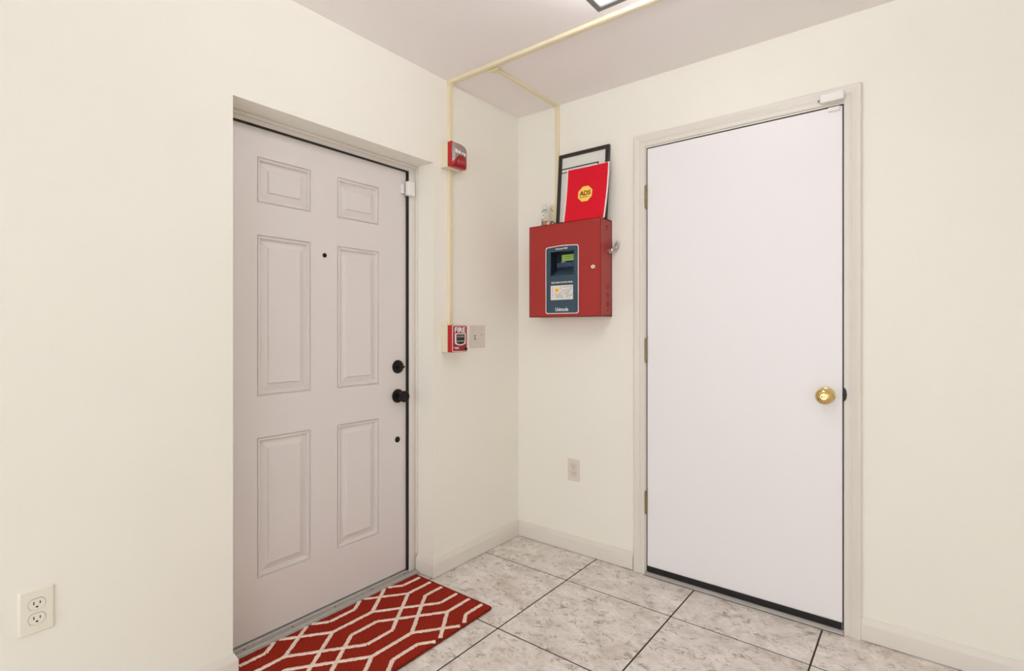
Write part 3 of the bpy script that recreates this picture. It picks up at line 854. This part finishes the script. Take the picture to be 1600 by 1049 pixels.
# body: open-front tray
for lo, hi in (((BX0, -0.104, BZ0), (BX0 + 0.004, 0, BZ1)), ((BX1 - 0.004, -0.104, BZ0), (BX1, 0, BZ1)), ((BX0, -0.104, BZ0), (BX1, 0, BZ0 + 0.004)), ((BX0, -0.104, BZ1 - 0.004), (BX1, 0, BZ1)), ((BX0, -0.006, BZ0), (BX1, 0, BZ1))):
    box(bm, lo, hi)
body = obj('cabinet_body', bm, 'red_box', t, smooth=0)
# hinged front: lid with folded sides and a hole for the display
bm = B()
zs_ = [BZ0 - 0.001, WZ0, WZ1, BZ1 + 0.001]; xs_ = [BX0 - 0.001, W0, W1, BX1 + 0.001]
for i in range(3):
    for j in range(3):
        if i == 1 and j == 1: continue
        pass
g = {}
def V(a, c, y):
    if (a, c, y) not in g: g[(a, c, y)] = bm.verts.new((a, y, c))
    return g[(a, c, y)]
for i in range(3):
    for j in range(3):
        if i == 1 and j == 1: continue
        for yv in (BD, BD + 0.003):
            bm.faces.new((V(xs_[i], zs_[j], yv), V(xs_[i + 1], zs_[j], yv), V(xs_[i + 1], zs_[j + 1], yv), V(xs_[i], zs_[j + 1], yv)))
for (a, c), (a2, c2) in [((xs_[1], zs_[1]), (xs_[2], zs_[1])), ((xs_[2], zs_[1]), (xs_[2], zs_[2])), ((xs_[2], zs_[2]), (xs_[1], zs_[2])), ((xs_[1], zs_[2]), (xs_[1], zs_[1]))]:
    bm.faces.new((V(a, c, BD), V(a2, c2, BD), V(a2, c2, BD + 0.003), V(a, c, BD + 0.003)))
for lo, hi in (((BX0 - 0.001, BD, BZ0 - 0.001), (BX0 + 0.001, -0.098, BZ1 + 0.001)), ((BX1 - 0.001, BD, BZ0 - 0.001), (BX1 + 0.001, -0.098, BZ1 + 0.001)), ((BX0, BD, BZ0 - 0.001), (BX1, -0.098, BZ0 + 0.001)), ((BX0, BD, BZ1 - 0.001), (BX1, -0.098, BZ1 + 0.001))):
    box(bm, lo, hi)
cdoor = obj('cabinet_door', bm, 'red_box', t, smooth=0)
# navy overlay with white outline
PX0, PX1, PZ0, PZ1 = 0.2755, 0.4785, 1.2805, 1.6335
def overlay_pts(inset):
    w0, w1, z0, z1 = PX0 + inset, PX1 - inset, PZ0 + inset, PZ1 - inset
    r_ = 0.012 - inset * 0.4
    pts = []
    for cx, cz, a0 in ((w1 - r_, z1 - r_, 0),):
        for i in range(5):
            a = math.radians(a0 + 90 * i / 4); pts.append((cx + r_ * math.cos(a), cz + r_ * math.sin(a)))
    for k in range(1, 8):      # shallow arched top
        f = k / 8
        pts.append((w1 - r_ + (w0 - w1 + 2 * r_) * f, z1 + 0.004 * math.sin(PI * f)))
    for cx, cz, a0 in ((w0 + r_, z1 - r_, 90), (w0 + r_, z0 + r_, 180), (w1 - r_, z0 + r_, 270)):
        for i in range(5):
            a = math.radians(a0 + 90 * i / 4); pts.append((cx + r_ * math.cos(a), cz + r_ * math.sin(a)))
    return pts
bm = B(); frame_prism(bm, overlay_pts(0.0), overlay_pts(0.0038), (0, BD, 0), X, Z, -Y, 0, 0.0016); obj('white_outline', bm, 'white_print', cdoor, smooth=0)
# overlay with the window cut out: ring built as strips around the window
bm = B()
inner = overlay_pts(0.0036)
def strip(poly): prism(bm, poly, (0, BD, 0), X, Z, -Y, 0.0, 0.0012)
topy = [p for p in inner if p[1] >= WZ1]
strip([p for p in inner if p[1] > WZ1 + 0.0001] + [(PX0 + 0.0036, WZ1), (PX1 - 0.0036, WZ1)])
strip([(PX0 + 0.0036, WZ0), (W0, WZ0), (W0, WZ1), (PX0 + 0.0036, WZ1)])
strip([(W1, WZ0), (PX1 - 0.0036, WZ0), (PX1 - 0.0036, WZ1), (W1, WZ1)])
strip([(PX1 - 0.0036, WZ0), (PX0 + 0.0036, WZ0)] + [p for p in inner if p[1] < WZ0 - 0.0001])
ov = obj('display_overlay', bm, 'navy', t, smooth=0); ov['label'] = 'navy faceplate with white outline and lettering'
# bezel and recess
bm = B()
frame_prism(bm, [(W0 - 0.004, WZ0 - 0.006), (W1 + 0.004, WZ0 - 0.006), (W1 + 0.004, WZ1 + 0.004), (W0 - 0.004, WZ1 + 0.004)], [(W0, WZ0), (W1, WZ0), (W1, WZ1), (W0, WZ1)], (0, BD, 0), X, Z, -Y, 0.001, 0.004)
obj('window_bezel', bm, 'navy', ov)
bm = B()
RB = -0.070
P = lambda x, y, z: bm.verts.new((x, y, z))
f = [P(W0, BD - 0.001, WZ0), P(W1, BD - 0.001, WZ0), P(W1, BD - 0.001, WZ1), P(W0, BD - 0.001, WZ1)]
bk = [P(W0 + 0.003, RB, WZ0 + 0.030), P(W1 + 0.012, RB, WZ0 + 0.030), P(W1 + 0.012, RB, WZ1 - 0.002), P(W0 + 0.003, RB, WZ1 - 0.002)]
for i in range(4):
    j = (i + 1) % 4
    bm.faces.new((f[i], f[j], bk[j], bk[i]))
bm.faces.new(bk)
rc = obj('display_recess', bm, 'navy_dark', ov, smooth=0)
bm = B(); prism(bm, [(BD - 0.0005, WZ0 + 0.0006), (RB - 0.001, WZ0 + 0.0312), (RB - 0.001, WZ0 + 0.033), (BD - 0.0005, WZ0 + 0.0024)], (0, 0, 0), Y, Z, X, W0 + 0.0032, W1 + 0.002)
obj('sloped_sill', bm, 'navy', ov, smooth=0)
bm = B(); box(bm, (0.347, RB - 0.004, 1.5615), (0.4405, RB, 1.5945), 0.001, 1); lc = obj('lcd_screen', bm, 'lcd', ov); lc['label'] = 'lit green LCD screen'
bm = B()
rr = random.Random(5)
for zz in (1.584, 1.5735):
    xx = 0.368
    while xx < 0.434:
        w_ = rr.uniform(0.003, 0.008); box(bm, (xx, RB - 0.0046, zz - 0.0022), (min(xx + w_, 0.436), RB - 0.004, zz + 0.0022)); xx += w_ + 0.0028
obj('screen_text', bm, 'lcd_ink', lc, smooth=0)
bm = B(); box(bm, (0.320, RB - 0.012, 1.528), (0.452, RB, 1.552), 0.002); kp = obj('keypad', bm, 'navy_keys', ov)
for k in range(5):
    bm = B(); box(bm, (0.340 + k * 0.02, RB - 0.0145, 1.534), (0.354 + k * 0.02, RB - 0.012, 1.546), 0.001, 1); obj('key', bm, 'navy', kp)
bm = B(); box(bm, (0.349, RB - 0.013, 1.5545), (0.372, RB - 0.004, 1.5575), 0.0005, 1); obj('indicator_light', bm, 'white_print', kp)
# lettering
fn = -Y
bm = B(); text(bm, 'Unimode 9050', (0.3755, BD, 1.6205), X, Z, 0.074, 0.0085, fn, 0.0018, 0.03); obj('model_lettering', bm, 'white_print', ov, smooth=0)
bm = B(); text(bm, 'FIRE ALARM CONTROL PANEL', (0.3785, BD, 1.4442), X, Z, 0.131, 0.0078, fn, 0.0018, 0.03); obj('panel_lettering', bm, 'white_print', ov, smooth=0)
bm = B(); text(bm, 'Unimode', (0.3775, BD, 1.3035), X, Z, 0.079, 0.0200, fn, 0.0018, 0.02); obj('name_lettering', bm, 'white_print', ov, smooth=0)
# service sticker
bm = B(); box(bm, (0.3085, BD - 0.0019, 1.3535), (0.4455, BD - 0.0012, 1.4285)); stk = obj('service_sticker', bm, 'sticker', ov, smooth=0)
stk['label'] = 'white service sticker with yellow logo'
bm = B(); prism(bm, [(0.0135 * math.cos(PI / 8 + PI * k / 4), 0.0155 * math.sin(PI / 8 + PI * k / 4)) for k in range(8)], (0.3475, BD, 1.405), X, Z, fn, 0.0019, 0.0023); obj('logo_octagon', bm, 'yellow', stk, smooth=0)
bm = B(); box(bm, (0.340, BD - 0.0026, 1.4025), (0.355, BD - 0.0023, 1.4065)); obj('logo_print', bm, 'logo_ink', stk, smooth=0)
bm = B(); rr = random.Random(9)
for row in range(7):
    zz = 1.4195 - row * 0.0088
    xx = 0.366 if row < 4 else 0.332
    while xx < 0.440:
        w_ = rr.uniform(0.003, 0.012)
        if rr.random() < 0.62: box(bm, (xx, BD - 0.0022, zz - 0.0013), (min(xx + w_, 0.442), BD - 0.0019, zz + 0.0013))
        xx += w_ + 0.003
obj('form_lines', bm, 'ink', stk, smooth=0)
bm = B()
for k in range(6): box(bm, (0.3185, BD - 0.0022, 1.366 + k * 0.0095), (0.3215 + 0.003 * (k % 2), BD - 0.0019, 1.372 + k * 0.0095))
obj('edge_print', bm, 'magenta_ink', stk, smooth=0)
# cam lock on the front, with key stub
bm = B(); prism(bm, [(0.0125 * math.cos(PI / 6 + PI * k / 3), 0.0098 * math.sin(PI / 6 + PI * k / 3)) for k in range(6)], (0.563, BD, 1.5125), X, Z, fn, 0, 0.005); lk = obj('cam_lock', bm, 'plate', cdoor); lk['label'] = 'small bright cam lock'
bm = B(); box(bm, (0.557, BD - 0.0058, 1.5115), (0.569, BD - 0.005, 1.5138)); obj('keyway', bm, 'dark_slot', lk)
# knockouts on the side
for zz, yy, r_ in ((1.712, -0.055, 0.0105), (1.4156, -0.0440, 0.0125), (1.3735, -0.0440, 0.0105), (1.3270, -0.0440, 0.0125), (1.2960, -0.046, 0.004)):
    bm = B(); torus(bm, (BX1, yy, zz), X, r_, 0.0019, 20, 6); ko = obj('knockout', bm, 'red_shadow', body)
    if r_ > 0.005:
        bm = B(); lathe(bm, (BX1, yy, zz), X, [(r_ * 0.92, 0), (r_ * 0.92, 0.0006), (0, 0.0006)], 20); obj('disc', bm, 'red_box', ko)
# key in a side lock
bm = B(); lathe(bm, (BX1, -0.044, 1.594), X, [(0.0125, 0), (0.0125, 0.012), (0.0105, 0.0145), (0, 0.0145)], 20); sl = obj('side_lock', bm, 'steel', t); sl['label'] = 'steel lock barrel with key'
bm = B()
box(bm, (BX1 + 0.0145, -0.0455, 1.590), (BX1 + 0.030, -0.0425, 1.598), 0.0008, 1)
obj('key_blade', bm, 'steel', sl)
bm = B(); torus(bm, (BX1 + 0.034, -0.030, 1.622), (0.72, -0.64, -0.28), 0.0105, 0.0068, 24, 10, 1.75); obj('key_bow', bm, 'steel', sl)
bm = B(); lathe(bm, (BX1 + 0.020, -0.046, 1.596), (0.7, 0.2, 0.5), [(0.009, -0.004), (0.011, 0), (0.011, 0.009), (0.008, 0.014), (0, 0.015)], 16); obj('key_collar', bm, 'steel', sl)

# ------------------------------------------------------------------ things standing on the cabinet
TOPZ = BZ1 + 0.001
# framed document, leaning on the wall
t = thing('picture_frame', (0.446, -0.045, TOPZ), 'black framed document leaning on the wall behind the red folder', 'picture frame')
P0_, P1_ = Vector((0.446, -0.048, TOPZ)), Vector((0.446, -0.014, 2.147))
fv = (P1_ - P0_).normalized(); fn_ = X.cross(fv).normalized()          # faces the room (-y)
FH = (P1_ - P0_).length; FWD = 0.303
rect = lambda w, h, z0=0.0: [(-w / 2, z0), (w / 2, z0), (w / 2, z0 + h), (-w / 2, z0 + h)]
bm = B(); frame_prism(bm, rect(FWD, FH), [(-FWD / 2 + 0.019, 0.019), (FWD / 2 - 0.019, 0.019), (FWD / 2 - 0.019, FH - 0.019), (-FWD / 2 + 0.019, FH - 0.019)], P0_, X, fv, fn_, -0.011, 0.005)
obj('frame', bm, 'black_frame', t, smooth=0)
bm = B(); prism(bm, [(-FWD / 2 + 0.017, 0.017), (FWD / 2 - 0.017, 0.017), (FWD / 2 - 0.017, FH - 0.017), (-FWD / 2 + 0.017, FH - 0.017)], P0_, X, fv, fn_, -0.006, -0.002)
dc = obj('document', bm, 'document', t, smooth=0)
bm = B()
def bar(a0, a1, b0, b1): prism(bm, [(a0, b0), (a1, b0), (a1, b1), (a0, b1)], P0_, X, fv, fn_, -0.002, -0.0012)
bar(-FWD / 2 + 0.019, 0.092, FH - 0.083, FH - 0.077); bar(0.086, 0.092, FH - 0.125, FH - 0.077); bar(-FWD / 2 + 0.019, 0.060, FH - 0.103, FH - 0.098)
obj('drawn_lines', bm, 'black', dc, smooth=0)
bm = B(); rr = random.Random(4)
for k in range(16):
    b0 = FH - 0.125 - k * 0.013; prism(bm, [(-0.125, b0), (-0.125 + rr.uniform(0.004, 0.014), b0), (-0.112, b0 + 0.002), (-0.125, b0 + 0.002)], P0_, X, fv, fn_, -0.002, -0.0016)
obj('faint_print', bm, 'faint', dc, smooth=0)

# red folder with papers
t = thing('folder', (0.48, -0.08, TOPZ), 'bright red folder with yellow ADS octagon standing on the alarm cabinet', 'folder')
Q0, Q1 = Vector((0.4865, -0.096, TOPZ)), Vector((0.4835, -0.046, 2.046))
def sheet(bm, w0, w1, hscale, off, thick, sag, tl=0.0):
    na, nb = 8, 12
    g_ = []
    for i in range(na + 1):
        row = []
        for j in range(nb + 1):
            a, b_ = i / na, j / nb
            c_ = Q0.lerp(Q1, b_ * hscale)
            x = c_.x - w0 + (w0 + w1) * a + 0.006 * math.sin(PI * b_ * 0.5) * (a - 0.2) + tl * b_ * (1 - a)
            y = c_.y + off + sag * math.sin(PI * b_) + 0.004 * math.sin(PI * a)
            row.append(bm.verts.new((x, y, c_.z)))
        g_.append(row)
    top = list(bm.verts)
    for i in range(na):
        for j in range(nb):
            bm.faces.new((g_[i][j], g_[i + 1][j], g_[i + 1][j + 1], g_[i][j + 1]))
    r_ = bmesh.ops.extrude_face_region(bm, geom=list(bm.faces))
    for q in r_['geom']:
        if isinstance(q, bmesh.types.BMVert): q.co.y += thick
bm = B(); sheet(bm, 0.112, 0.117, 1.0, 0.0, 0.0018, 0.006); fc = obj('front_cover', bm, 'folder', t, smooth=40)
bm = B(); sheet(bm, 0.121, 0.124, 1.012, 0.003, 0.003, 0.006); obj('papers', bm, 'paper', t, smooth=40)
bm = B(); sheet(bm, 0.119, 0.122, 0.985, 0.0075, 0.0018, 0.006); obj('back_cover', bm, 'folder', t, smooth=40)
fu = X; fvv = (Q1 - Q0).normalized(); fnn = X.cross(fvv).normalized()
LC = Q0.lerp(Q1, 0.503) + Vector((-0.003, 0.0062 + 0.0035, 0))
bm = B(); prism(bm, [(0.0445 * math.cos(PI / 8 + PI * k / 4), 0.0445 * math.sin(PI / 8 + PI * k / 4)) for k in range(8)], LC, fu, fvv, fnn, -0.001, 0.0012); lg = obj('logo_octagon', bm, 'yellow', fc, smooth=0)
bm = B(); text(bm, 'ADS', LC + fvv * 0.004, fu, fvv, 0.066, 0.027, fnn, 0.0018, 0.035)
box(bm, *[sorted_ for sorted_ in (tuple(LC + fu * -0.026 + fvv * -0.021 - fnn * 0.0), tuple(LC + fu * -0.019 + fvv * -0.015 + fnn * 0.002))]) if False else None
prism(bm, [(-0.026, -0.021), (-0.019, -0.021), (-0.019, -0.015), (-0.026, -0.015)], LC, fu, fvv, fnn, 0.0012, 0.0018)
prism(bm, [(-0.014, -0.0185), (0.020, -0.0185), (0.020, -0.0155), (-0.014, -0.0155)], LC, fu, fvv, fnn, 0.0012, 0.0016)
obj('logo_lettering', bm, 'logo_ink', lg, smooth=0)

# little spray bottle
t = thing('spray_bottle', (0.230, -0.062, TOPZ), 'small clear spray bottle with orange contents on the alarm cabinet', 'bottle')
bc = (0.230, -0.062, TOPZ)
bm = B(); lathe(bm, bc, Z, [(0.0, 0.0), (0.018, 0), (0.0195, 0.003), (0.0195, 0.078), (0.017, 0.088), (0.009, 0.095), (0.009, 0.103), (0, 0.103)], 24); obj('bottle_body', bm, 'bottle', t)
bm = B(); lathe(bm, bc, Z, [(0.0, 0.0018), (0.0168, 0.0022), (0.0176, 0.004), (0.0176, 0.034), (0, 0.034)], 20); obj('orange_contents', bm, 'orange', t)
bm = B(); lathe(bm, bc, Z, [(0.0105, 0.098), (0.0105, 0.112), (0.008, 0.114), (0.008, 0.120), (0.0065, 0.135), (0, 0.137)], 18); obj('spray_cap', bm, 'white_plastic', t)
bm = B(); box(bm, (0.221, -0.0826, 1.803), (0.238, -0.0805, 1.834), 0.0006, 1); lb = obj('label_patch', bm, 'paper', t)
bm = B(); box(bm, (0.231, -0.0832, 1.815), (0.236, -0.0826, 1.822)); obj('label_mark', bm, 'ink', lb)

bm = B(); lathe(bm, (0.264, -0.082, TOPZ), Z, [(0, 0), (0.011, 0), (0.012, 0.002), (0.012, 0.018), (0.010, 0.021), (0, 0.021)], 18); 
cap = tag(obj('bottle_cap', bm, 'pink'), 'small pale pink cap lying beside the spray bottle', 'cap')
bm = B(); lathe(bm, (0.264, -0.082, TOPZ + 0.0205), Z, [(0.008, 0), (0.008, 0.0014), (0.0065, 0.0018), (0, 0.0018)], 16); obj('cap_disc', bm, 'paper', cap)
bm = B(); tube(bm, [(0.290, -0.070, TOPZ + 0.003), (0.287, -0.084, TOPZ + 0.012), (0.293, -0.096, TOPZ + 0.020), (0.304, -0.099, TOPZ + 0.019), (0.312, -0.092, TOPZ + 0.010), (0.320, -0.086, TOPZ + 0.003)], 0.0026, 8)
wr = tag(obj('black_wire', bm, 'black'), 'short curl of black wire in front of the picture frame', 'wire')
bm = B(); lathe(bm, (0.290, -0.070, TOPZ + 0.003), (0.1, 0.9, -0.1), [(0.0034, 0), (0.0034, 0.012), (0, 0.013)], 10); obj('wire_end', bm, 'dull_metal', wr)

# ------------------------------------------------------------------ ceiling light fixture
FZ = CEIL - 0.060
LX0, LX1, LY0, LY1 = 0.919, 1.529, -1.935, -0.716
t = thing('ceiling_light', ((LX0 + LX1) / 2, (LY0 + LY1) / 2, FZ), 'lit rectangular ceiling light with grey rim', 'ceiling light')
bm = B(); box(bm, (LX0 + 0.03, LY0 + 0.03, CEIL - 0.012), (LX1 - 0.03, LY1 - 0.03, CEIL), 0.002); obj('pan', bm, 'fixture_pan', t)
bm = B(); box(bm, (LX0 + 0.006, LY0 + 0.006, FZ + 0.003), (LX1 - 0.006, LY1 - 0.006, FZ + 0.009)); ln = obj('lens', bm, 'lens', t, smooth=0)
bm = B(); box(bm, (LX0 + 0.08, LY0 + 0.08, FZ + 0.010), (LX1 - 0.08, LY1 - 0.08, CEIL - 0.012)); obj('ceiling_glow_box', bm, 'ceiling_glow', t, smooth=0)  # unseen glowing box added behind the lens to light the ceiling
bm = B()
cx, cy = (LX0 + LX1) / 2, (LY0 + LY1) / 2
o_ = [(LX0, LY0), (LX1, LY0), (LX1, LY1), (LX0, LY1)]; i_ = [(LX0 + 0.020, LY0 + 0.020), (LX1 - 0.020, LY0 + 0.020), (LX1 - 0.020, LY1 - 0.020), (LX0 + 0.020, LY1 - 0.020)]
frame_prism(bm, o_, i_, (0, 0, FZ), X, Y, Z, -0.004, 0.006); obj('rim', bm, 'fixture_rim', t, smooth=0)
